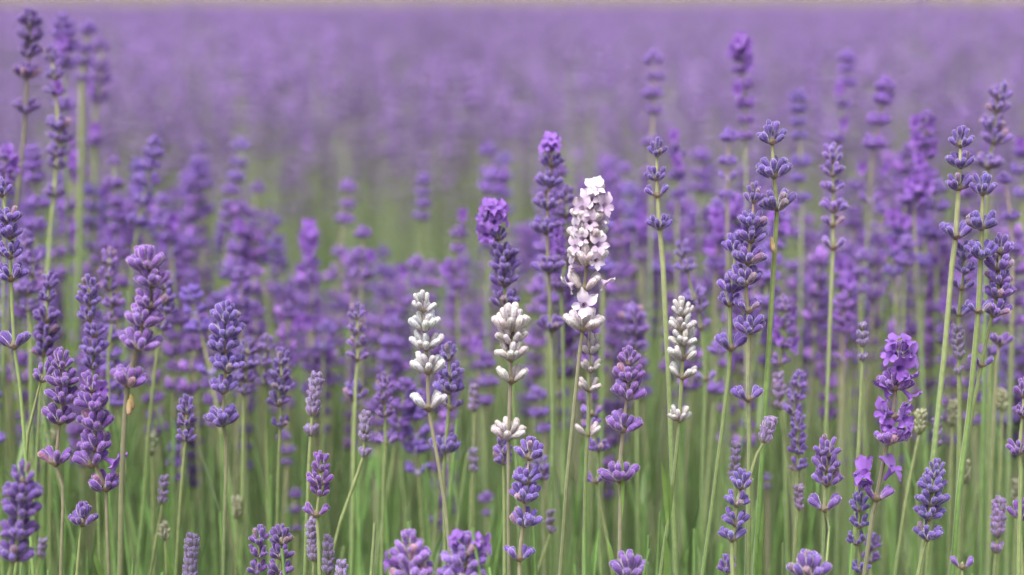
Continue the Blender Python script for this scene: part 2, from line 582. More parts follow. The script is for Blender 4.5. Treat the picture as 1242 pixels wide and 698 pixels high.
class Stalk:
    count = 0

    def __init__(s, name, kind, label, group=None, cat='lavender stalk', detail=True, tint='v', stem='green', seed=0):
        s.rng = random.Random(1000 + seed)
        s.name, s.kind, s.label, s.group, s.cat = name, kind, label, group, cat
        s.detail, s.stem = detail, stem
        j = s.rng.uniform(.88, 1.12)
        t = TINT[tint]
        s.tint = tuple(min(2, c * j * s.rng.uniform(.95, 1.05)) for c in t)
        s.wh, s.fl, s.path = [], [], []

    def build(s, radius=.00092):
        rng = s.rng
        Stalk.count += 1
        base = s.path[-1]
        root = obj(s.name, None)
        root.location = base
        root.empty_display_size = .01
        tag(root, s.label, s.cat, s.group)
        # stem
        pth = smooth_path([p - base for p in s.path], .012 if s.detail else .03)
        n = len(pth)
        top, low = STEM_TOP[s.stem], STEM_LOW[s.stem]
        j = rng.uniform(.85, 1.15)
        tot = sum((pth[i + 1] - pth[i]).length for i in range(n - 1))
        acc, rad, cc = 0, [], []
        sides = 8 if s.detail else 5
        for i in range(n):
            if i:
                acc += (pth[i] - pth[i - 1]).length
            rad.append(radius * (.55 + .45 * min(1, acc / .03)) * (1 + .35 * acc / tot) * rng.uniform(.96, 1.04))
            c = mixc(top, low, min(1, acc / .15))
            q = rng.uniform(.92, 1.08) * j
            cc += [tuple(x * q for x in c)] * sides
        v, f = tube_geo(pth, rad, sides, .16 if s.detail else 0)
        mb = MB(); mb.add(v, f, None, cc)
        if s.detail:                       # fine down on the stem
            for _ in range(420):
                i = rng.randrange(1, n - 1); i = min(i, n - 2)
                p = pth[i].lerp(pth[i + 1], rng.random())
                az = rng.uniform(0, 6.28)
                d = Vector((math.cos(az), math.sin(az), rng.uniform(-.3, .5))).normalized()
                sd = d.cross(Vector((0, 0, 1))).normalized() * .00004
                p = p + d * rad[i] * .8
                mb.add([p - sd, p + sd, p + d * rng.uniform(.0004, .0009)], [(0, 1, 2)], None, (.42, .43, .34))
        obj('stem', mb.mesh('stem', M_STEM, along=False), root)
        # whorls
        wobs = []
        for wi, (p, wd, k) in enumerate(s.wh):
            # axis of the stem here
            i = min(range(n), key=lambda q: (pth[q] + base - p).length)
            ax = (pth[max(0, i - 1)] - pth[min(n - 1, i + 1)])
            if ax.z < 0: ax = -ax
            if ax.length < 1e-6: ax = Vector((0, 0, 1))
            ax = (ax.normalized() + Vector((0, 0, .5))).normalized()
            M = Matrix.Translation(p - base) @ frame(ax, Vector((0, 1, 0)))
            bk = s.kind
            if s.detail:
                wo = obj('whorl', rng.choice(CORES), root, M @ Matrix.Scale(min(1, wd / .015), 4), s.tint)
                sc_ = min(1, wd / .015)
                for o, a, q in arrange(rng, wd, k):
                    B = Matrix.Scale(1 / sc_, 4) @ Matrix.Translation(o) @ frame(a) @ Matrix.Rotation(rng.uniform(0, 6.28), 4, 'Z') @ Matrix.Scale(q, 4)
                    tj = rng.uniform(.82, 1.2)
                    tc_ = tuple(c * tj * rng.uniform(.95, 1.05) for c in s.tint)
                    if s.kind == 'v' and rng.random() < .05:
                        tc_ = (tc_[0] * 1.5, tc_[1] * 1.6, tc_[2] * .75)       # a spent, browning calyx
                    obj('bud', rng.choice(BUDS[bk]), wo, B, tc_)
            else:
                ref = .007 if k == 'n' else .0155
                wo = obj('whorl', rng.choice(LOW[k]), root, M @ Matrix.Rotation(rng.uniform(0, 6.28) if k != 'p' else rng.uniform(-.3, .3), 4, 'Z') @ Matrix.Scale(wd / ref, 4), s.tint)
            wobs.append((wo, p, M))
        # open flowers
        pk = 'w' if s.kind == 'w' else 'v'
        for p, az, el, size in s.fl:
            wo, wp, WM = min(wobs, key=lambda q: (q[1] - p).length)
            d = Vector((math.sin(az) * math.cos(el), -math.cos(az) * math.cos(el), math.sin(el)))
            FM = Matrix.Translation(p - base) @ frame(d) @ Matrix.Rotation(rng.uniform(-.3, .3), 4, 'Z') @ Matrix.Scale(size, 4)
            q = rng.uniform(.85, 1.12)
            obj('open_flower', rng.choice(COR[pk]), wo, wo.matrix_basis.inverted() @ FM, (q, q * rng.uniform(.9, 1.05), q))
        return root


def ground_base(p, q, rng, D):
    """carry the stem from its last seen point q (above it p) down to the soil"""
    d = (q - p)
    if d.z > -1e-4:
        d = Vector((0, 0, -1))
    d = d / abs(d.z)
    d.x = max(-.35, min(.35, d.x)); d.y = max(-.2, min(.2, d.y))
    zz = q.z
    mid = q + d * zz * .5
    end = mid + Vector((d.x * .25, d.y * .25, -1)) * (mid.z + .004)
    return mid, end


def add(label, D, wh, tail, kind='v', tint='v', stem='green', fl=(), group=None, rad=.00092, name=None, detail=None, dry=(), leaf=()):
    """wh: photo rows of whorls (x, y, width[, kind]); tail: further stem points; all at distance D"""
    seed = Stalk.count
    det = D < 1.06 if detail is None else detail
    nm = name or {'v': 'lavender_stalk', 'w': 'white_lavender_stalk', 'y': 'young_lavender_stalk', 'g': 'green_lavender_stalk'}[kind]
    s = Stalk(nm, kind, label, group, 'lavender stalk', det, tint, stem, seed)
    rng = s.rng
    pts = []
    ppm = F / D
    lean = rng.uniform(-.04, .04)
    z_top = None
    for i, e in enumerate(wh):
        x, y, wd = e[:3]
        k = e[3] if len(e) > 3 else ('n' if kind in 'yg' else ('t' if i == 0 else 'r'))
        hgt = .45 * wd if k != 'n' else 14
        p = at(x, y + min(9, hgt * .45), D)
        if z_top is None: z_top = p.z
        p.y += (z_top - p.z) * lean
        if k == 'n' and not det:
            pass
        s.wh.append((p, wd / ppm * 1.0, k))
        pts.append(p)
    # whorls may be listed out of height order; the stem visits those near its line only
    pts.sort(key=lambda p: -p.z)
    keep = [pts[0] + Vector((0, 0, .0025))]
    for p in pts:
        if keep[-1].z - p.z > .004:
            keep.append(p)
    # soften sideways jumps of the stem
    if len(keep) > 3:
        sm = [keep[0]] + [Vector(((keep[i - 1].x + 2 * keep[i].x + keep[i + 1].x) / 4, keep[i].y, keep[i].z)) for i in range(1, len(keep) - 1)] + [keep[-1]]
        keep = sm
    for x, y in tail:
        p = at(x, y, D); p.y += (z_top - p.z) * lean
        if p.z < keep[-1].z - .004:
            keep.append(p)
    a, b = ground_base(keep[-2], keep[-1], rng, D)
    s.path = keep + [a, b]
    for e in fl:
        x, y, az = e[:3]
        sz = e[3] if len(e) > 3 else .85
        el = e[4] if len(e) > 4 else 12
        p = at(x, y, D - .0075 * math.cos(R(az)))
        p.y += (z_top - p.z) * lean
        s.fl.append((p, R(az), R(el), sz))
    root = s.build(rad)
    for x, y in dry:
        p = at(x, y, D - .003)
        obj('dried_flower', rng.choice(BUDS['g']), root, Matrix.Translation(p - s.path[-1]) @ Matrix.Rotation(rng.uniform(2.7, 3.4), 4, 'X') @ Matrix.Scale(.95, 4), (1.3, .85, .75))
    for x0, y0, x1, y1, wd in leaf:
        p, q = at(x0, y0, D), at(x1, y1, D - rng.uniform(0, .01))
        v, f = leaf_geo(rng, (q - p).length, wd / ppm, rng.uniform(.05, .2))
        mb = MB(); g = rng.uniform(.9, 1.1)
        mb.add(v, f, None, (.20 * g, .33 * g, .085 * g))
        obj('leaf', mb.mesh('leaf', M_LEAF, along=False), root, Matrix.Translation(p - s.path[-1]) @ frame(q - p, Vector((rng.choice((-1, 1)), -.6, 0))))
    return root


# ------------------------------------------------------------------ ground
def sheet(name, x0, x1, y0, y1, z, m, nx=2, ny=2, amp=0):
    r = random.Random(3)
    v = [(x0 + (x1 - x0) * i / nx, y0 + (y1 - y0) * j / ny, z + (r.uniform(-amp, amp) if amp else 0)) for j in range(ny + 1) for i in range(nx + 1)]
    f = [(j * (nx + 1) + i, j * (nx + 1) + i + 1, (j + 1) * (nx + 1) + i + 1, (j + 1) * (nx + 1) + i) for j in range(ny) for i in range(nx)]
    mb = MB(); mb.add(v, f)
    return tag(obj(name, mb.mesh(name, m, along=False, color=False)), kind='structure')


M_SOIL = ground_mat('soil', (.045, .034, .022), (.10, .078, .05), 9, .8)
M_STRAW = ground_mat('straw', (.145, .128, .054), (.175, .153, .067), .06, 0)
sheet('ground', -900, 900, -60, 1500, 0, M_SOIL)
mb = MB()
sl = [(22.6, -.03), (24, .05), (60, .5), (200, 4), (500, 16), (900, 34)]
mb.add([(x * (60 + y), y, z) for y, z in sl for x in (-1, -.5, 0, .5, 1)],
       [(j * 5 + i, j * 5 + i + 1, j * 5 + i + 6, j * 5 + i + 5) for j in range(5) for i in range(4)])
tag(obj('stubble_field', mb.mesh('stubble_field', M_STRAW, along=False, color=False)), kind='structure')

# ------------------------------------------------------------------ the white stalks
add('white lavender stalk in full bloom with lilac tinged petals, the tallest white one', .90,
    [(721, 240, 30), (714, 262, 38), (713, 284, 42), (712, 311, 46), (709, 342, 54, 'p'), (707, 391, 42)],
    [(704, 420), (696, 500), (688, 580), (683, 650)], 'w', stem='brown',
    fl=[(722, 229, 10, 1.0, 50), (734, 250, 40, .95), (706, 254, -35, 1.0), (698, 276, -60, .85), (727, 297, 18, .95), (724, 317, 25, .85, -10),
        (693, 322, -70, .75), (690, 347, -75, .8, -30), (734, 344, 70, .8, -30), (708, 371, 0, 1.12, 5), (716, 241, -20, .9), (697, 300, -50, .8), (716, 270, 5, .8), (733, 268, 70, .8), (706, 290, -20, .7)])
add('white lavender bud stalk crossed by a brown stem, beside violet whorls', .90,
    [(513, 372, 26), (515, 392, 36), (517, 415, 36), (519, 443, 38), (520, 487, 40, 'p')],
    [(523, 512), (530, 550), (540, 610), (546, 670)], 'w', stem='brown')
add('white lavender bud stalk with a star shaped crown and a low fifth whorl', .90,
    [(620, 392, 44), (620, 408, 34), (620, 428, 38), (620, 455, 38, 'p'), (617, 523, 38)],
    [(617, 560), (617, 640), (618, 698)], 'w', stem='brown', fl=[])
add('creamy white lavender stalk of four stacked whorls and one lower whorl on green stem', .90,
    [(827, 380, 22), (827, 394, 30), (829, 411, 32), (828, 428, 32), (828, 451, 34, 'p'), (824, 505, 27)],
    [(821, 545), (812, 620), (802, 690)], 'w', stem='green', leaf=[(810, 645, 809, 550, 7), (812, 640, 816, 552, 6), (808, 720, 813, 642, 7)])
add('slim white lavender stalk of small buds beside the brown stem of the blooming one', .91,
    [(716, 424, 19), (716, 446, 23), (714, 470, 21), (713, 524, 20, 'p')],
    [(711, 560), (709, 640), (708, 698)], 'w', stem='green')

# ------------------------------------------------------------------ sharp violet stalks, each read from the photograph
add('violet lavender stalk cut by the left, four whorls above one wide split pair', .90,
    [(2, 232, 26), (10, 263, 34), (12, 281, 34), (12, 304, 36), (13, 331, 38), (17, 412, 42, 'p')], [(24, 470), (31, 560), (36, 640)], stem='green', tint='b')
add('violet lavender stalk with six tight whorls, beside the tall split pair stalk', .97,
    [(60, 346, 16), (58, 360, 22), (57, 382, 32), (57, 397, 30), (55, 410, 32), (53, 424, 30)], [(52, 440), (47, 520), (42, 620)], tint='d')
add('violet lavender stalk of small pale whorls between thick stems, five rings', 1.04,
    [(32, 294, 20), (38, 312, 30), (40, 330, 24), (32, 350, 30), (34, 372, 20)], [(36, 400), (36, 470), (38, 560)])
add('violet lavender stalk with narrow crown and wide lower whorls, behind the plump spike', .95,
    [(108, 350, 26), (108, 363, 28), (108, 382, 28), (115, 402, 30), (113, 422, 36), (112, 441, 28)], [(114, 470), (116, 560), (118, 660)], tint='b')
add('pale mauve lavender stalk of loose small whorls behind the plump spike', 1.02,
    [(133, 316, 18), (131, 332, 24), (132, 348, 20), (137, 366, 28), (136, 386, 22)], [(131, 420), (130, 520), (128, 620)], tint='l')
add('plump violet lavender stalk with soft heavy whorls above a browned flower', .85,
    [(178, 318, 46), (185, 337, 42), (182, 363, 40), (173, 385, 46), (168, 413, 54), (155, 458, 46)], [(152, 500), (148, 580), (146, 690)], stem='brown', tint='l', rad=.0013, dry=[(159, 478), (157, 484)])
add('violet lavender stalk tucked right behind the plump spike', 1.0,
    [(198, 345, 26), (201, 360, 28), (203, 374, 26), (196, 396, 20)], [(190, 430), (180, 520), (172, 620)])
add('violet lavender stalk with stepped whorls and straight brown stem', .89,
    [(75, 439, 32), (78, 459, 40), (77, 479, 40), (73, 503, 42), (68, 553, 44, 'p')], [(77, 590), (76, 650), (75, 698)], stem='brown', tint='r')
add('short violet lavender whorl on a leaning green side stem', .90, [(52, 456, 28)], [(46, 475), (34, 525), (28, 590)])
add('violet lavender stalk with one curled purple petal hanging beside its low whorl', .87,
    [(111, 468, 28), (113, 487, 44), (116, 510, 44), (115, 536, 48), (110, 556, 44, 'p'), (128, 586, 40)], [(128, 610), (129, 660), (130, 698)], leaf=[(128, 715, 115, 672, 7)], stem='brown', tint='r',
    fl=[(139, 563, 70, 1.0, -20), (124, 472, 30, .7)])
add('single whorled short violet lavender stalk low among the stems', .88, [(100, 628, 36)], [(97, 650), (93, 698)])
add('soft dark violet lavender stalk rising in front of the row, low corner', .80,
    [(27, 578, 30), (26, 596, 48), (26, 616, 46), (22, 642, 46), (16, 670, 48)], [(10, 700), (8, 760)], tint='d')
add('small slim violet lavender stalk of three rings on a long bare green stem', .93,
    [(226, 497, 19), (226, 511, 21), (225, 530, 19)], [(222, 570), (217, 640), (214, 698)], tint='b', leaf=[(212, 720, 204, 668, 6)])
add('violet lavender stalk of six full whorls ending in a wide skirt', .93,
    [(274, 383, 36), (275, 399, 42), (271, 417, 40), (276, 441, 44), (270, 468, 36), (270, 506, 44)], [(274, 540), (272, 620), (270, 690)], tint='b', stem='pink')
add('violet lavender stalk half hidden behind the wide skirted one', 1.0,
    [(300, 424, 24), (298, 440, 30), (297, 456, 30), (296, 473, 26)], [(295, 500), (293, 600), (292, 680)])
add('violet lavender stalk of slender buds with a separate lower whorl and twin stem', .96,
    [(342, 438, 20), (340, 453, 28), (342, 468, 32), (338, 485, 30), (340, 513, 24)], [(338, 550), (336, 620), (335, 690)], tint='b')
add('little violet lavender stalk leaning against the slender twin', 1.02, [(323, 421, 18), (320, 440, 18), (320, 463, 14)], [(322, 500), (325, 600)])
add('reddish violet lavender stalk with two split lower buds beside a pale young spike', .88,
    [(389, 566, 24), (388, 580, 34), (388, 594, 28), (384, 618, 34, 'p')], [(386, 650), (388, 720)], tint='r', stem='green')
add('violet lavender stalk with upright crown and open gaps between its rings', .99,
    [(433, 384, 16), (433, 400, 22), (434, 415, 24), (434, 431, 26, 'p')], [(432, 460), (430, 540), (428, 640)])
add('short violet lavender whorl pair standing among blurred stems', 1.0, [(430, 478, 30)], [(428, 500), (427, 580), (426, 660)])
add('wine coloured lavender stalk of four rings with one bud pair below', .97,
    [(467, 468, 18), (466, 484, 20), (467, 500, 20), (468, 535, 16, 'p')], [(466, 570), (464, 650)], tint='r')
add('full violet lavender crown beside a slim one, both just above the grass', .87,
    [(341, 652, 30), (340, 669, 34), (340, 690, 36)], [(342, 712), (344, 760)], tint='d')
add('slim violet lavender crown beside a full one, both just above the grass', .89, [(314, 656, 17), (314, 672, 19), (312, 692, 18)], [(313, 712), (315, 760)])
add('violet lavender stalk close behind the white one with crossed brown stem', .94,
    [(544, 430, 26), (547, 450, 34), (544, 468, 36), (547, 490, 28, 'p'), (540, 540, 38)], [(538, 575), (539, 640), (540, 698)], tint='b')
add('violet lavender stalk directly below the star crowned white one', .89,
    [(642, 548, 36), (638, 577, 38), (636, 598, 42), (636, 628, 40), (630, 670, 38, 'p')], [(630, 700), (628, 760)], tint='b', stem='pink')
add('small violet lavender spike behind the star crowned white stem', .93, [(610, 545, 22), (610, 558, 22)], [(611, 580), (612, 640), (612, 690)])
add('small violet lavender spike with thin stem between two white stems', .99, [(656, 566, 24), (658, 577, 20)], [(660, 600), (662, 690)])
add('crisp violet lavender stalk of stacked whorls, right of the blooming white one', .88,
    [(763, 436, 28), (763, 452, 40), (762, 473, 42), (755, 513, 42), (751, 573, 46)], [(753, 600), (752, 650), (751, 698)], tint='r', stem='brown', leaf=[(746, 700, 742, 655, 6), (752, 640, 764, 545, 5)])
add('dark violet lavender stalk peeping from behind the slim white one', .97,
    [(718, 498, 26, 'p'), (717, 514, 24), (726, 540, 28)], [(726, 560), (728, 640)])
add('violet bud pair on a bent green stem beside the crisp violet stalk', .94, [(723, 580, 24, 'p')], [(728, 606), (736, 650), (742, 690)])
add('violet lavender crown with open petals at its side, foremost low pair', .81,
    [(496, 660, 36), (498, 674, 52), (500, 692, 58)], [(500, 712), (500, 780)], fl=[(470, 682, -70, .8)], tint='l')
add('broad violet lavender crown with upright purple petals, foremost low pair', .81,
    [(566, 664, 40), (563, 678, 58), (560, 696, 68)], [(558, 714), (556, 780)], fl=[(551, 654, -40, .7, 55), (590, 662, 60, .8, 30), (578, 656, 20, .6, 60)], tint='l')
add('violet lavender crown poking up below the crisp violet stalk', .85, [(763, 690, 46)], [(763, 715), (763, 780)])
add('frosty violet lavender stalk with four rings on a thick pale stem', .93,
    [(797, 184, 22), (796, 212, 27), (797, 231, 32, 'p'), (800, 271, 30)], [(804, 320), (808, 400), (812, 480), (815, 570)], tint='b', stem='pale', rad=.0012)
add('frosty violet lavender stalk topped by a round crown above two wide whorls', .91,
    [(936, 166, 34), (939, 205, 42), (943, 244, 46)], [(941, 290), (937, 360), (932, 450), (926, 560)], tint='b', stem='olive', rad=.0012, dry=[(936, 288)])
add('violet lavender stalk of crowded whorls twined with its neighbour, low split pair below', .90,
    [(914, 240, 24), (912, 268, 36), (911, 285, 36), (907, 310, 42), (903, 336, 44), (908, 371, 34, 'p'), (910, 395, 38), (908, 478, 38, 'p')],
    [(910, 520), (909, 600), (907, 690)], tint='b', stem='pink', leaf=[(918, 720, 930, 612, 6), (922, 720, 926, 640, 5)])
add('violet lavender stalk twined behind its crowded neighbour, leaning green stem', .915,
    [(892, 298, 36), (887, 346, 36), (884, 364, 28), (886, 414, 40, 'p')], [(884, 450), (874, 530), (862, 620)], tint='b')
add('violet lavender stalk of four pointed tiers low by a thin brown stem', .88,
    [(898, 586, 30), (893, 606, 32), (892, 629, 34), (888, 647, 36, 'p')], [(888, 676), (890, 740)], tint='b')
add('tiny violet lavender tip under the four tiered stalk', .90, [(882, 690, 22)], [(882, 712), (882, 780)])
add('violet lavender stalk with bright petals on both sides, behind the frosty crown', 1.03,
    [(952, 374, 18), (952, 393, 22), (950, 418, 22), (946, 437, 24)], [(950, 470), (953, 560), (955, 640)], tint='r', fl=[(962, 382, 50, .8), (944, 410, -50, .8), (964, 420, 40, .9), (943, 392, -60, .7)])
add('stubby violet lavender stalk of three rings leaning on a pale young spike', .97, [(968, 466, 18), (965, 482, 21), (962, 499, 22)], [(963, 530), (964, 640)])
add('narrow violet lavender stalk of closed tiers above one loose ring', .95, [(967, 518, 20), (966, 531, 21), (967, 545, 21), (968, 566, 17)], [(966, 590), (965, 690)], tint='b')
add('stocky violet lavender stalk with two heavy clusters over a split pair', .87,
    [(1003, 546, 32), (1003, 562, 36), (1003, 580, 36), (1000, 609, 42, 'p')], [(1004, 640), (1000, 700)])
add('violet lavender crown with one tall bud in front of the stocky stalk', .83, [(982, 690, 52)], [(982, 718), (982, 780)])
add('violet lavender stalk of six even rings on a long tan stem', 1.0,
    [(1010, 190, 28), (1010, 206, 30), (1010, 225, 30, 'p'), (1011, 250, 31), (1009, 268, 28, 'p'), (1010, 294, 32, 'p')], [(1008, 340), (1004, 430), (1000, 520), (997, 620)], stem='pale')
add('violet lavender stalk with three crown rings and a split pair on thick tan stem', .92,
    [(1165, 170, 32), (1165, 195, 34), (1163, 222, 34), (1160, 280, 40, 'p')], [(1156, 320), (1148, 420), (1138, 520), (1130, 600)], tint='b', stem='pale', rad=.0012)
add('frosty violet lavender stalk with round head and two spread whorls', .90,
    [(1192, 228, 32), (1190, 268, 40), (1190, 303, 40), (1186, 371, 34, 'p')], [(1182, 420), (1174, 500), (1162, 590), (1155, 670)], tint='b', stem='olive', rad=.0012)
add('dense violet lavender stalk leaning right beside the round headed one', .91,
    [(1213, 300, 30), (1211, 318, 38), (1212, 336, 34), (1210, 353, 38), (1206, 374, 38), (1190, 438, 28, 'p')], [(1185, 470), (1172, 540), (1162, 620)], tint='b')
add('violet lavender stalk of loose pairs left of the round headed one', .93,
    [(1169, 308, 26), (1170, 326, 26), (1166, 345, 26, 'p'), (1163, 378, 22, 'p')], [(1163, 400), (1165, 480), (1163, 600)], tint='b')
add('single violet whorl on a straight tan stem below the dense leaning stalk', .98, [(1213, 411, 32, 'p')], [(1209, 440), (1205, 520), (1202, 620)], stem='pale')
add('violet lavender stalk cut by the right, three heavy rings', .88, [(1242, 476, 24), (1240, 500, 26), (1236, 543, 30)], [(1238, 570), (1236, 660)], tint='r')
add('violet lavender whorl with one tall bud by the pale young spike, right side', .89, [(1238, 622, 32)], [(1238, 645), (1240, 700)], tint='r')
add('violet lavender stalk wrapped in open purple petals with a pair of petal ears below', .89,
    [(1092, 428, 26), (1085, 462, 42), (1083, 497, 44, 'p'), (1079, 527, 44), (1062, 595, 46, 'p')],
    [(1066, 570), (1058, 620), (1048, 690)], tint='r', stem='brown',
    fl=[(1079, 430, -60, 1.15, 35), (1107, 432, 60, 1.1, 30), (1092, 448, 5, 1.15, -5), (1100, 462, 40, .9, -30), (1073, 472, -70, .95, -20), (1105, 482, 70, .85, -40),
        (1070, 500, -60, 1.05, 10), (1098, 508, 35, 1.15, 15), (1078, 518, -30, .8), (1098, 526, 55, .85, -10), (1082, 414, -30, .7, 65), (1101, 414, 30, .7, 65),
        (1047, 572, -60, 1.25, 50), (1083, 567, 55, 1.15, 55), (1042, 585, -75, .8, 0)])
add('slim violet lavender stalk beside the leaning brown petal stem', .90,
    [(1042, 614, 24), (1043, 634, 24), (1038, 655, 24), (1043, 690, 22)], [(1043, 715), (1043, 780)], tint='b')
add('dark little violet lavender spike behind the leaning brown petal stem', .97, [(1058, 662, 20), (1056, 678, 20)], [(1056, 700), (1056, 760)], tint='d')
add('tapering violet lavender stalk of four tiers with three pale stems at its foot', .88,
    [(1134, 574, 24), (1130, 588, 38), (1130, 604, 38), (1127, 622, 36), (1125, 646, 38)], [(1120, 670), (1112, 710)], tint='b')
add('tiny twin budded violet lavender tip low on the right', .88, [(1167, 682, 30, 'p')], [(1167, 705), (1167, 770)])
add('violet lavender stalk with bright petal crown beside the blooming white one', 1.0,
    [(668, 178, 24), (669, 196, 28), (667, 218, 36), (664, 244, 36), (662, 274, 36), (666, 320, 44), (668, 392, 34)], [(669, 420), (670, 520), (668, 640)], stem='pink',
    fl=[(660, 178, -30, .8, 40), (674, 176, 30, .8, 40), (668, 170, 0, .8, 60), (676, 286, 40, .8), (682, 300, 60, .8)])
add('violet lavender stalk pressed between the petal crown and the blooming white one', 1.03,
    [(688, 240, 22), (686, 258, 28), (687, 284, 24), (690, 312, 24), (680, 345, 30)], [(682, 380), (684, 480), (684, 600)])
add('violet lavender stalk with bright petal top above three dark rings', .965,
    [(598, 262, 34), (604, 285, 26), (612, 306, 34), (612, 321, 38), (612, 338, 36), (613, 362, 38)], [(616, 400), (624, 500), (628, 600)], tint='d',
    fl=[(585, 264, -60, 1.0, 25), (597, 252, 0, 1.0, 60), (612, 263, 60, .95, 20), (589, 286, -30, 1.0, -10), (600, 270, 10, .8), (607, 254, 40, .9, 50), (582, 278, -80, .8)])
add('violet lavender stalk of loose rings zigzagging behind the creamy white one', 1.03,
    [(828, 306, 20), (832, 323, 26), (843, 358, 28), (848, 372, 26), (849, 392, 28, 'p'), (856, 455, 24, 'p')], [(855, 480), (852, 560), (850, 650)])
add('broad violet lavender spike behind the crisp violet stalk', 1.05, [(768, 385, 34), (770, 400, 36), (772, 416, 30)], [(772, 440), (773, 540), (774, 640)])
add('violet lavender stalk on tall rusty stem at the left, five spaced rings', 1.10,
    [(37, 26, 32), (37, 43, 32), (36, 62, 30), (32, 87, 32), (32, 129, 32)], [(27, 190), (20, 260), (14, 350)], stem='brown', tint='d', detail=True, rad=.0012)
add('violet lavender stalk with small petals and many rings, before the taller petal stalk', 1.08,
    [(63, 70, 20), (66, 91, 24), (67, 110, 26), (71, 150, 32), (73, 167, 28), (69, 184, 26), (68, 199, 24), (65, 233, 26)], [(60, 280), (56, 350), (54, 430)], stem='pale', detail=True,
    fl=[(70, 107, 20, .7)], rad=.0012)
add('violet lavender stalk with one bright petal high in its crown, tall group at the left', 1.18,
    [(77, 28, 26), (78, 40, 30), (81, 56, 30), (80, 77, 28), (78, 127, 28)], [(80, 180), (82, 280), (84, 400)], tint='d', fl=[(75, 52, 0, .9), (76, 61, 10, .8)])
add('violet lavender stalk with thick pale stem and small spaced rings, tall group at the left', 1.26,
    [(107, 36, 24), (102, 59, 22), (102, 74, 24), (99, 95, 18)], [(98, 150), (96, 250), (93, 360)], stem='pale', rad=.0019)
add('violet lavender stalk, four flat rings and one bright lower ring, tall group at left', 1.3,
    [(122, 57, 24), (122, 80, 24), (122, 95, 26), (119, 118, 26), (114, 172, 22)], [(115, 220), (113, 320)], stem='pale', rad=.0015, fl=[(115, 158, 0, .9), (110, 105, -40, .8)])
add('violet lavender stalk of five close rings below the tall group at the left', 1.16,
    [(40, 187, 24), (41, 200, 26), (42, 216, 27), (48, 246, 28), (45, 272, 28)], [(43, 310), (42, 400)])
add('violet lavender stalk with stepped rings leaning right, behind the plump spike', 1.14,
    [(187, 173, 18), (186, 185, 26), (182, 200, 27), (179, 218, 32), (172, 242, 30), (167, 267, 30)], [(162, 310), (152, 420)])
add('violet lavender stalk with a lone top ring, behind the plump spike', 1.18,
    [(138, 197, 15), (138, 222, 26), (142, 245, 24), (143, 261, 28), (143, 276, 25), (137, 297, 30)], [(136, 330), (134, 440)], stem='green')
add('column of bright open purple petals below the tall group at the left', 1.28,
    [(87, 205, 24), (82, 250, 24), (84, 280, 22), (83, 305, 22), (77, 330, 24)], [(80, 380), (80, 480)], fl=[(88, 196, 0, 1), (80, 244, -20, .9), (84, 270, 0, 1.05), (85, 290, 20, .9), (92, 215, 40, .8)])

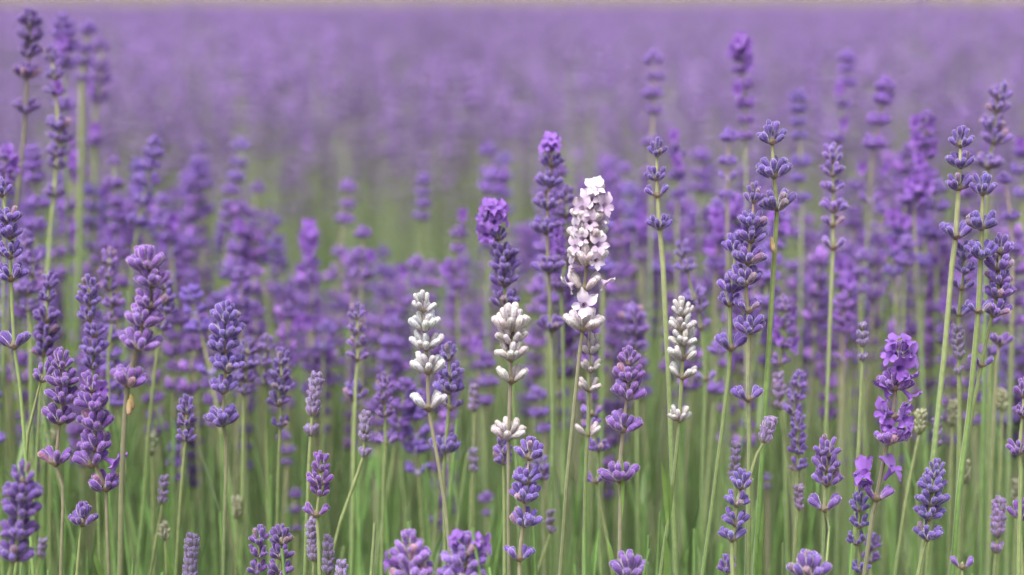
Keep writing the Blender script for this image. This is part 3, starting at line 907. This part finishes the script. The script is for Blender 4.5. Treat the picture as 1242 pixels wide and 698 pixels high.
mid = [  # softer stalks further into the row: D, whorls, tail, open petals, label
 (1.3, [(110, 232, 20), (108, 250, 20), (110, 268, 20), (111, 297, 18)], [(112, 340)], (), 'violet lavender stalk of four rings between two thick pale stems'),
 (1.28, [(197, 243, 20), (196, 258, 20), (194, 270, 20), (206, 292, 26), (205, 308, 26)], [(204, 360)], [(207, 283, 0, 1), (200, 300, -30, .9)], 'violet lavender stalk with bright lower rings right of the stepped one'),
 (1.34, [(230, 250, 18), (230, 265, 20), (235, 282, 24)], [(236, 340)], (), 'stubby violet lavender stalk of three rings above the slim long stemmed one'),
 (1.42, [(245, 180, 20), (246, 200, 20), (246, 222, 20)], [(247, 300)], (), 'violet lavender stalk of three far spaced rings deep in the row'),
 (1.3, [(292, 178, 22), (290, 197, 20), (286, 215, 24)], [(284, 300)], (), 'violet lavender stalk of three rings over a close ringed one'),
 (1.26, [(279, 232, 22), (279, 248, 22), (276, 261, 23), (275, 274, 25)], [(272, 330)], (), 'close ringed violet lavender stalk above the wide skirted one'),
 (1.38, [(312, 230, 20), (308, 258, 18)], [(306, 320)], (), 'violet lavender stalk with two round rings on a bare stem'),
 (1.28, [(335, 270, 18), (337, 290, 18), (322, 296, 24), (318, 314, 27)], [(318, 370)], (), 'violet lavender stalk of offset rings beside the bare stemmed one'),
 (1.24, [(291, 282, 20), (288, 300, 26), (286, 320, 27), (292, 342, 22)], [(290, 400)], [(291, 274, 0, .9)], 'violet lavender stalk with one pale petal over its crown, above the wide skirted one'),
 (1.26, [(374, 300, 22), (377, 320, 26), (370, 342, 30), (372, 362, 26)], [(374, 420)], [(376, 278, 0, 1.1, 40), (368, 290, -30, 1), (380, 292, 30, 1), (374, 308, 0, 1), (366, 330, -30, .9), (380, 334, 30, .9)], 'thick lavender stalk glowing with open purple petals from top to middle'),
 (1.32, [(422, 228, 22), (421, 248, 20), (418, 266, 24), (412, 306, 22)], [(414, 380)], (), 'violet lavender stalk standing clear against the green gap, four rings'),
 (1.18, [(440, 284, 22), (440, 309, 27), (438, 332, 30)], [(438, 400)], [(450, 312, 30, .8)], 'violet lavender stalk with starry crown and tan neck below the green gap'),
 (1.32, [(513, 219, 20), (513, 233, 20), (513, 247, 22), (512, 262, 22)], [(514, 330)], (), 'violet lavender stalk of four even rings against the green gap'),
 (1.32, [(592, 184, 22), (591, 208, 22), (590, 225, 24)], [(590, 320)], (), 'violet lavender stalk of three flat rings above the bright petal top'),
 (1.45, [(612, 195, 20), (613, 215, 20), (614, 235, 20), (615, 255, 20)], [(615, 340)], (), 'faint violet lavender stalk behind the three flat rings'),
 (1.18, [(556, 284, 22), (556, 301, 22), (550, 322, 26), (556, 345, 26)], [(556, 420)], [(561, 262, 0, .8), (541, 330, -40, .9)], 'violet lavender stalk with one loose pale petal on top, near the bright top'),
 (1.2, [(505, 320, 22), (508, 342, 24), (500, 365, 26)], [(504, 430)], [(490, 330, -30, .9)], 'violet lavender stalk with a bright petal low at its side, above the crossed white one'),
 (1.22, [(792, 73, 24), (795, 93, 20), (791, 113, 27), (794, 133, 22), (790, 172, 26)], [(790, 240), (788, 340)], (), 'violet lavender stalk of five spaced rings rising over the frosty one'),
 (1.18, [(899, 68, 28), (898, 84, 22), (903, 102, 27), (905, 125, 28), (905, 145, 22), (905, 165, 22)], [(906, 230), (908, 330)], [(896, 50, 0, 1, 40), (906, 58, 40, .9), (887, 62, -50, .8), (908, 80, 40, .9), (895, 112, -20, .8)], 'tallest violet lavender stalk with glowing petals round its crown'),
 (1.2, [(969, 119, 22), (969, 132, 22), (969, 148, 22), (970, 165, 22), (972, 196, 26), (968, 216, 22), (973, 240, 22)], [(972, 320)], (), 'violet lavender stalk of seven flat rings right of the frosty crown'),
 (1.1, [(884, 167, 24), (883, 195, 24), (882, 213, 24, 'p'), (882, 236, 22)], [(882, 320)], (), 'violet lavender stalk of four rings left of the frosty crown'),
 (1.16, [(869, 252, 24), (872, 290, 26), (868, 320, 26)], [(868, 400)], [(868, 262, -20, 1.1), (880, 272, 30, 1), (872, 280, 0, 1), (862, 300, -30, .9)], 'violet lavender stalk glowing with open petals behind the twined pair'),
 (1.2, [(820, 186, 22), (822, 213, 24), (822, 235, 22)], [(822, 320)], [(817, 166, 0, .9), (822, 200, 10, .9)], 'violet lavender stalk with a bright petal above its crown, right of the frosty rings'),
 (1.3, [(850, 190, 24), (848, 210, 22), (848, 227, 24)], [(848, 320)], (), 'hazy violet lavender stalk of three rings between frosty rings and frosty crown'),
 (1.34, [(758, 205, 18), (757, 225, 18), (757, 252, 22)], [(757, 330)], (), 'hazy violet lavender stalk of three small rings right of the blooming white one'),
 (1.24, [(778, 292, 22), (780, 312, 24)], [(780, 380)], [(777, 268, 0, 1), (782, 280, 20, .9)], 'violet lavender stalk capped with two bright petals right of the blooming white one'),
 (1.28, [(1028, 70, 22), (1027, 83, 22), (1027, 99, 23), (1022, 126, 20), (1014, 168, 22)], [(1012, 240)], [(1019, 109, -20, .9), (1023, 152, 0, .9)], 'tall slim violet lavender stalk with two bright petals between spaced rings'),
 (1.18, [(1073, 105, 26), (1072, 120, 30), (1065, 145, 30), (1060, 173, 32), (1055, 240, 28, 'p')], [(1052, 300)], [(1046, 205, -30, .8), (1074, 206, 30, .8)], 'violet lavender stalk with spiky crown and stepped rings, before the bright petal column'),
 (1.14, [(1123, 144, 22), (1122, 172, 28), (1122, 186, 26), (1120, 210, 32), (1108, 242, 40)], [(1110, 300)], [(1110, 150, -30, .9), (1128, 152, 40, 1), (1112, 170, -40, .9), (1132, 182, 50, 1), (1116, 198, 0, 1), (1112, 222, -20, 1), (1124, 226, 20, 1.1), (1104, 228, -50, .9)], 'broad lavender stalk lit by many open purple petals over a wide dark ring'),
 (1.05, [(1212, 115, 28), (1209, 129, 30), (1203, 150, 30), (1207, 166, 36), (1198, 196, 36)], [(1196, 260), (1194, 340)], (), 'violet lavender stalk with bulky crown behind the frosty round head'),
 (1.08, [(1219, 218, 20), (1226, 262, 24), (1228, 300, 26)], [(1226, 380)], (), 'violet lavender stalk of small loose buds right of the frosty round head'),
 (1.18, [(1240, 185, 26), (1238, 205, 26), (1241, 235, 24)], [(1240, 320)], [(1238, 176, 0, .9)], 'violet lavender stalk cut by the right with a petal over its crown'),
 (1.14, [(1088, 285, 24), (1090, 308, 26), (1084, 328, 26)], [(1088, 400)], [(1083, 266, -10, 1), (1096, 270, 30, .9), (1085, 296, -30, .8)], 'lavender stalk with hanging purple petals under the wide dark ring'),
 (1.1, [(1022, 368, 28), (1023, 384, 32), (1025, 398, 28), (1021, 432, 26, 'p')], [(1020, 500), (1018, 600)], (), 'violet lavender stalk of three heavy rings over a split pair beside a pale young spike'),
 (1.16, [(1024, 322, 26), (1022, 345, 26)], [(1022, 420)], [(1020, 325, -10, 1.1), (1032, 330, 30, 1), (1024, 342, 0, 1)], 'lavender stalk with a ball of bright petals behind the six even rings'),
 (1.1, [(1046, 312, 20), (1044, 330, 22), (1042, 350, 22)], [(1044, 420)], (), 'grey violet lavender stalk with ragged top behind the six even rings'),
 (1.12, [(345, 530, 18), (349, 545, 20), (348, 560, 16)], [(346, 600)], (), 'small dim violet lavender spike low behind the slender twin'),
 (1.12, [(358, 600, 18), (357, 618, 20), (360, 640, 14)], [(358, 690)], (), 'dim violet lavender spike low beside the reddish one'),
 (1.12, [(590, 605, 20), (592, 622, 16)], [(592, 690)], (), 'dim violet lavender spike low left of the star crowned white stem'),
 (1.1, [(210, 545, 20), (211, 562, 22), (213, 580, 16)], [(212, 640)], (), 'dim violet lavender spike beside the slim long stemmed one'),
 (1.1, [(930, 580, 12), (931, 590, 10)], [(931, 640)], (), 'dim purple lavender tip between thin leaves on the right'),
 (1.12, [(652, 480, 26), (655, 500, 26), (660, 520, 22)], [(660, 600)], (), 'dim violet lavender spike right of the star crowned white one'),
 (1.14, [(590, 440, 28), (592, 462, 28), (588, 485, 24)], [(590, 600)], [(577, 420, 0, .9)], 'dim violet lavender spike left of the star crowned white one'),
 (1.16, [(395, 400, 24), (392, 420, 26)], [(392, 500)], [(362, 392, -10, .9), (374, 392, 20, .9)], 'dim violet lavender spike under the glowing thick stalk'),
]
for D, wh, tail, fl, lab in mid:
    rr = random.Random(int(D * 1000) + wh[0][0])
    add(lab, D, wh, tail, fl=fl, tint=rr.choice('vvbrdl'), stem=rr.choice(('green', 'pale', 'olive', 'pink')))

# ------------------------------------------------------------------ young pale spikes and green unopened ones
def col_(x, y0, y1, wd, dx=0, sp=8.5):
    n = max(2, int(round((y1 - y0) / sp)))
    return [(x + dx * i / n, y0 + (y1 - y0) * i / n, wd * (.8 if i == 0 else 1), 'n') for i in range(n + 1)]


yg = [
 ('y', .92, col_(384, 455, 497, 17, -5) + [(377, 521, 17, 'n')], [(375, 560), (372, 640), (370, 700)], 'pale young lavender spike with one ring below, upright beside the reddish stalk'),
 ('y', .92, col_(444, 500, 528, 15, -2) + [(441, 547, 15, 'n')], [(432, 580), (414, 630), (396, 700)], 'pale young lavender spike on a strongly leaning green stem'),
 ('y', .90, col_(379, 632, 674, 16, 2), [(380, 690), (381, 740)], 'whitish young lavender spike under the reddish violet stalk'),
 ('y', .89, col_(398, 652, 690, 15), [(398, 712), (398, 760)], 'whitish young lavender spike beside the leaning green stem'),
 ('y', .88, col_(414, 682, 700, 16), [(414, 716), (414, 760)], 'short whitish young lavender tip at the foot of the leaning stem'),
 ('y', .90, col_(233, 650, 698, 18, -3), [(229, 720), (228, 770)], 'stout young lavender spike of pale buds beside the slim long stemmed stalk'),
 ('y', .95, col_(199, 578, 604, 12, -2), [(194, 630), (182, 698)], 'thin young mauve lavender spike on a slanting stem, left of the slim stalk'),
 ('y', .98, col_(52, 654, 670, 11, -2), [(46, 690), (40, 740)], 'tiny mauve young lavender tip by the soft corner stalk'),
 ('y', .93, col_(1046, 394, 414, 13) + [(1046, 430, 12, 'n')], [(1044, 480), (1040, 560), (1036, 640)], 'thin mauve young lavender spike on a bare green stem left of the petal wrapped stalk'),
 ('y', .93, col_(893, 538, 574, 14, -3), [(892, 600), (893, 690)], 'knobbly young lavender spike rising behind the four tiered stalk'),
 ('y', .90, col_(934, 508, 530, 18, -7), [(918, 552), (910, 580), (909, 660)], 'young lavender spike leaning out from a thin side stem'),
 ('y', .99, col_(944, 455, 478, 15, 2) + [(946, 490, 14, 'n')], [(950, 520), (960, 600), (966, 690)], 'hazy young mauve lavender spike beside the stubby three ring stalk'),
 ('y', .93, col_(969, 590, 612, 11), [(966, 640), (962, 700)], 'thin young mauve lavender spike below the narrow closed stalk'),
 ('y', .93, col_(1161, 396, 428, 14, 2) + [(1163, 447, 9, 'n')], [(1164, 480), (1165, 560), (1164, 660)], 'thin young violet lavender spike below the loose pairs stalk'),
 ('y', .92, col_(1212, 606, 646, 17, -2) + [(1209, 664, 16, 'n')], [(1207, 690), (1206, 750)], 'stout young lavender spike with one ring below, right side'),
 ('y', .95, col_(1137, 508, 522, 10) + [(1136, 534, 10, 'n')], [(1134, 560), (1128, 640)], 'tiny young violet lavender tip on a bare stem right of the petal wrapped stalk'),
 ('y', 1.0, col_(574, 546, 566, 12), [(572, 590), (570, 690)], 'thin young mauve lavender tip left of the star crowned white stem'),
 ('y', .98, col_(668, 620, 640, 12), [(662, 665), (650, 700)], 'thin young mauve lavender tip on a slanting stem by the low violet stalk'),
 ('y', 1.02, col_(575, 468, 492, 13), [(575, 520), (574, 620)], 'hazy young mauve lavender spike between two white stalks'),
 ('g', .95, col_(199, 636, 648, 12, 1, 6), [(201, 670), (203, 720)], 'green unopened lavender tip beside the thin mauve spike'),
 ('g', .95, col_(1117, 500, 520, 14, -2, 6), [(1112, 540), (1098, 610), (1086, 690)], 'pale green unopened lavender tip on a leaning stem right of the petal wrapped stalk'),
 ('g', 1.02, col_(184, 528, 546, 12, 0, 6), [(185, 570), (186, 680)], 'hazy green unopened lavender tip above the thin mauve spike'),
 ('g', 1.0, col_(1156, 488, 510, 11, -1, 6), [(1155, 530), (1152, 640)], 'pale narrow unopened lavender tip beside the thick tan stem'),
 ('g', 1.02, col_(1214, 474, 492, 13, 1, 6), [(1215, 520), (1212, 640)], 'hazy unopened lavender tip right of the straight tan stem'),
 ('g', .98, col_(1171, 560, 580, 9, 0, 6), [(1169, 600), (1164, 690)], 'thin grey unopened lavender tip beside the tapering stalk'),
 ('g', 1.0, col_(1234, 585, 604, 10, -1, 6), [(1233, 620), (1231, 700)], 'thin grey unopened lavender tip above the one tall bud whorl'),
 ('g', 1.0, col_(287, 606, 622, 10, 0, 6), [(287, 650), (286, 720)], 'pale green unopened lavender tip right of the wide skirted stalk'),
 ('g', 1.03, col_(62, 524, 542, 10, 0, 6), [(60, 570), (58, 690)], 'hazy grey unopened lavender tip left of the stepped stalk'),
]
for k, D, wh, tail, lab in yg:
    add(lab, D, wh, tail, kind=k, stem='green', rad=.0009, detail=True)

# ------------------------------------------------------------------ further stalks of the same row, seen between the others
NUM = {2: 'two', 3: 'three', 4: 'four', 5: 'five', 6: 'six'}
fr = random.Random(21)
N_FILL = 300 - Stalk.count
made = tries = 0
while made < N_FILL and tries < 20000:
    tries += 1
    D = 1.04 + .56 * fr.random() ** .85
    hwx = .268 * D + .05
    x = fr.uniform(-hwx, hwx)
    px = 621 + x * F / D
    h = max(.075, fr.gauss(.165, .034))
    if 330 < px < 560: h += .035
    if px < 240 or px > 640: h -= .012
    ztop = CAMZ - h
    ytop = YH + F * h / D
    if ytop < 190 and fr.random() < .8: continue
    if ytop > 520: continue
    if 310 < px < 590 and ytop < 305 and fr.random() < .93: continue
    if px > 1060 and ytop < 270 and fr.random() < .6: continue
    n = fr.choice((2, 3, 4, 4, 5, 5, 6))
    nf = fr.choice((0, 0, 0, 0, 1, 1, 2, 4))
    tn, sn = fr.choice('vvbbrdl'), fr.choice(('green', 'green', 'green', 'pale', 'olive', 'olive', 'pink'))
    petals = {0: 'all in bud', 1: 'one flower open', 2: 'two flowers open', 4: 'four flowers open'}[nf]
    lab = '%s %s-ringed lavender stalk, %s stem, %s, deep in the row' % (
        {'v': 'violet', 'b': 'bluish violet', 'r': 'reddish violet', 'd': 'dark violet', 'l': 'pale violet'}[tn], NUM[n],
        {'green': 'green', 'pale': 'pale', 'olive': 'olive', 'pink': 'pinkish'}[sn], petals)
    s = Stalk('lavender_stalk', 'v', lab, 'lavender stalks deep in the near row', 'lavender stalk', False,
              tn, sn, 5000 + made)
    dx, dy = fr.gauss(0, .09), fr.gauss(0, .07)
    p = Vector((x, D, ztop))
    path = [p + Vector((0, 0, .003))]
    wtop = fr.uniform(.0105, .0145)
    for i in range(n):
        wd = wtop * (1 if i == 0 else fr.uniform(.98, 1.25))
        s.wh.append((p.copy(), wd, 't' if i == 0 else ('p' if fr.random() < .15 else 'r')))
        path.append(p.copy())
        st = fr.uniform(.0065, .0105) if i < n - 2 else fr.uniform(.008, .026)
        p = p + Vector((dx * st, dy * st, -st))
    for i in range(nf):
        wp = s.wh[min(n - 1, i // 2)][0]
        az = fr.uniform(-3.1, 3.1)
        s.fl.append((wp + Vector((math.sin(az) * .007, -math.cos(az) * .007, .004)), az, R(fr.uniform(0, 45)), fr.uniform(.65, .95)))
    path = [q for i, q in enumerate(path) if i == 0 or path[i - 1].z - q.z > .002]
    b0 = Vector((x + dx * .3 + fr.uniform(-.02, .02), min(1.66, D + dy * .3 + fr.uniform(-.03, .03)), -.004))
    q = path[-1]
    path += [q.lerp(b0, .35) + Vector((dx * .02, dy * .02, 0)), q.lerp(b0, .7), b0]
    s.path = path
    s.build(.0010)
    made += 1


# ------------------------------------------------------------------ undergrowth of the near row: countless green shoots and narrow leaves
def shoot(mb, rng, x, y, h, lean, leaves=10, near=False):
    g = rng.uniform(.75, 1.25)
    c0 = (.20 * g, .345 * g, .10 * g) if rng.random() < .8 else (.25 * g, .33 * g, .14 * g)
    pts = [Vector((x + lean[0] * t * t, y + lean[1] * t * t, h * t)) for t in (0, .3, .6, .85, 1)]
    v, f = tube_geo(pts, [.0015, .0013, .0012, .0011, .0007], 4, 0)
    mb.add(v, f, None, c0)
    for k in range(leaves):
        t = rng.uniform(.12, 1)
        p = Vector((x + lean[0] * t * t, y + lean[1] * t * t, h * t))
        az = rng.uniform(0, 6.28)
        v, f = leaf_geo(rng, rng.uniform(.02, .042), rng.uniform(.0016, .0028), rng.uniform(.0, .22))
        g = rng.uniform(.7, 1.25)
        c = (.155 * g, .29 * g, .085 * g) if rng.random() < .6 else (.20 * g, .285 * g, .13 * g)
        mb.add(v, f, None, c, Matrix.Translation(p) @ Matrix.Rotation(az, 4, 'Z') @ Matrix.Rotation(rng.uniform(.03, .26), 4, 'Y'))


ur = random.Random(5)
mb = MB()
for i in range(2300):
    D = .76 + .9 * ur.random() ** .6
    x = ur.uniform(-.27 * D - .12, .27 * D + .12)
    ymax = ur.choice((ur.uniform(500, 620), ur.uniform(560, 700), ur.uniform(640, 820)))
    if D < 1.0: ymax = max(ymax, ur.uniform(640, 860))
    h = CAMZ - (ymax - YH) * D / F
    if h < .08: continue
    shoot(mb, ur, x, D, h, (ur.gauss(0, .022), ur.gauss(0, .022)), 0 if D < .95 else (5 if h > .3 else 8))
tag(obj('lavender_undergrowth', mb.mesh('lavender_undergrowth', M_LEAF, along=False)),
    'green shoots and narrow leaves crowding between the lavender stalks', 'foliage', kind='stuff')

# stalks past the three hundredth: the back of the near row, a mass of spikes one cannot count
mr_ = random.Random(77)
mb = MB()
for i in range(400):
    D = mr_.uniform(1.12, 1.66)
    x = mr_.uniform(-.268 * D - .06, .268 * D + .06)
    px = 621 + x * F / D
    h = max(.10, mr_.gauss(.205, .034)) + (.03 if 330 < px < 560 else 0)
    if 310 < px < 590 and YH + F * h / D < 310: h += .05
    p = Vector((x, D, CAMZ - h))
    dx, dy = mr_.gauss(0, .09), mr_.gauss(0, .07)
    b0 = Vector((x + dx * .3, min(1.68, D + dy * .3), 0))
    v, f = tube_geo([p, p.lerp(b0, .1), p.lerp(b0, .5), b0], [.0006, .001, .0012, .0015], 4, 0)
    g = mr_.uniform(.85, 1.15)
    mb.add(v, f, None, [(.30 * g, .31 * g, .15 * g)] * 8 + [(.19 * g, .30 * g, .085 * g)] * 8)
    tn = TINT[mr_.choice('vvbbrdl')]
    for w_ in range(mr_.randint(3, 6)):
        for o, ax, s in arrange(mr_, mr_.uniform(.011, .015), 't' if w_ == 0 else 'r'):
            v, f, a = lathe([(0, .0005, 0), (.0030, .0016, 0), (.0060, .0011, 0)], 5)
            q = mr_.uniform(.85, 1.15)
            opn = mr_.random() < .10
            c = (.37 * q, .17 * q, .60 * q) if opn else (.175 * tn[0] * q, .092 * tn[1] * q, .335 * tn[2] * q)
            mb.add(v, f, None, c, Matrix.Translation(p + o) @ frame(ax) @ Matrix.Scale(s * (1.35 if opn else 1), 4))
        st = mr_.uniform(.008, .014)
        p = p + (b0 - p).normalized() * st
tag(obj('lavender_spike_mass', mb.mesh('lavender_spike_mass', M_FIELD, along=False)),
    'crowded violet lavender spikes at the back of the near row', 'lavender', kind='stuff')

# ------------------------------------------------------------------ the rest of the field: rows of lavender beyond, one uncountable mass
tr = random.Random(9)
tm = MB()


def lo_spike(mb, rng, x, y, top, r):
    lean = (x * .25 + rng.gauss(0, .03), y * .25 + rng.gauss(0, .03))
    pts = [Vector((x * .55, y * .55, .0)), Vector((x * .8, y * .8, top * .5)), Vector((x, y, top - .04)), Vector((x + lean[0] * .05, y + lean[1] * .05, top))]
    v, f = tube_geo(pts, [.0014, .0012, .0009, .0006], 4, 0)
    g = rng.uniform(.85, 1.2)
    gl, gt = (.27 * g, .43 * g, .12 * g), (.26 * g, .27 * g, .20 * g)
    mb.add(v, f, None, [gl] * 8 + [gt] * 8)
    n = rng.randint(3, 6)
    z = top
    g = rng.uniform(.75, 1.25)
    cal = (.202 * g, .110 * g * rng.uniform(.9, 1.1), .36 * g)
    pet = (.37, .215, .60)
    openp = rng.choice((0, .1, .3, .6))
    for i in range(n):
        nb = 6
        a0 = rng.uniform(0, 6.28)
        rr = r * rng.uniform(.85, 1.1) * (.75 if i == 0 else 1)
        for k in range(nb):
            az = a0 + 6.28 * k / nb
            tl = rng.uniform(.5, 1.1) if i else rng.uniform(.1, .7)
            ax = Vector((math.sin(tl) * math.cos(az), math.sin(tl) * math.sin(az), math.cos(tl)))
            isp = rng.random() < openp
            c = pet if isp else cal
            q = rng.uniform(.85, 1.15)
            c = tuple(t * q for t in c)
            L = rr * (1.25 if isp else 1); wd = .0024 if isp else .0017
            base = [(wd * math.cos(b), wd * math.sin(b), L * .6) for b in (0, 2.1, 4.2)]
            mb.add([(0, 0, 0)] + base + [(0, 0, L)], [(0, 2, 1), (0, 3, 2), (0, 1, 3), (1, 2, 4), (2, 3, 4), (3, 1, 4)], None, c,
                   Matrix.Translation((x, y, z)) @ frame(ax))
        z -= rng.uniform(.007, .012) if i < n - 2 else rng.uniform(.01, .03)


TR = .15
for i in range(84):
    a, q = tr.uniform(0, 6.28), TR * math.sqrt(tr.random()) * 1.1
    lo_spike(tm, tr, q * math.cos(a), q * math.sin(a), tr.gauss(.545, .036), .0088)
for i in range(70):
    a, q = tr.uniform(0, 6.28), TR * math.sqrt(tr.random())
    shoot(tm, tr, q * math.cos(a), q * math.sin(a), tr.uniform(.2, .42), (tr.gauss(0, .03), tr.gauss(0, .03)), 5)
n_tuft = len(tm.v)
pts = []
pr = random.Random(31)
# near row carried on to both sides of the picture
for D in (.85, 1.08, 1.3, 1.5):
    x = .268 * D + .27
    while x < 6:
        for sx in (-1, 1):
            pts.append((sx * x, D + pr.uniform(-.05, .05)))
        x += pr.uniform(.16, .24)
row_front = 2.08
while row_front < 20.5:
    for off in (.10, .32, .54, .76):
        D = row_front + off
        lim = .268 * D + 2.5
        x = -lim
        while x < lim:
            pts.append((x, D + pr.uniform(-.06, .06)))
            x += pr.uniform(.17, .25)
    row_front += 1.42 if row_front < 3 else 1.2
me = tm.mesh('lavender_field', M_FIELD, along=False)
nv = len(me.vertices)
me.vertices.add(len(pts))
flat = []
for x, y in pts:
    flat.append((x, y, 0))
for i, p in enumerate(flat):
    me.vertices[nv + i].co = p
a_t = me.attributes.new('is_tuft', 'BOOLEAN', 'POINT')
a_t.data.foreach_set('value', [True] * nv + [False] * len(pts))
a_r = me.attributes.new('turn', 'FLOAT', 'POINT')
a_r.data.foreach_set('value', [0.0] * nv + [pr.uniform(0, 6.28) for _ in pts])
a_s = me.attributes.new('size', 'FLOAT', 'POINT')
a_s.data.foreach_set('value', [1.0] * nv + [pr.gauss(1, .035) for _ in pts])
me.update()
field = tag(obj('lavender_field', me), 'rows of purple lavender filling the field up to the straw coloured edge', 'lavender field', kind='stuff')
ng = bpy.data.node_groups.new('field_rows', 'GeometryNodeTree')
ng.interface.new_socket('Geometry', in_out='INPUT', socket_type='NodeSocketGeometry')
ng.interface.new_socket('Geometry', in_out='OUTPUT', socket_type='NodeSocketGeometry')
gi, go = ng.nodes.new('NodeGroupInput'), ng.nodes.new('NodeGroupOutput')


def named(nm, typ):
    q = ng.nodes.new('GeometryNodeInputNamedAttribute'); q.data_type = typ
    q.inputs['Name'].default_value = nm
    return q.outputs['Attribute']


sep = ng.nodes.new('GeometryNodeSeparateGeometry'); sep.domain = 'POINT'
ng.links.new(gi.outputs[0], sep.inputs['Geometry'])
ng.links.new(named('is_tuft', 'BOOLEAN'), sep.inputs['Selection'])
iop = ng.nodes.new('GeometryNodeInstanceOnPoints')
ng.links.new(sep.outputs['Inverted'], iop.inputs['Points'])
ng.links.new(sep.outputs['Selection'], iop.inputs['Instance'])
cx = ng.nodes.new('ShaderNodeCombineXYZ')
ng.links.new(named('turn', 'FLOAT'), cx.inputs['Z'])
ng.links.new(cx.outputs[0], iop.inputs['Rotation'])
ng.links.new(named('size', 'FLOAT'), iop.inputs['Scale'])
ng.links.new(iop.outputs[0], go.inputs[0])
md = field.modifiers.new('rows', 'NODES')
md.node_group = ng
print('stalks', Stalk.count, 'objects', len(bpy.data.objects), 'tufts', len(pts))
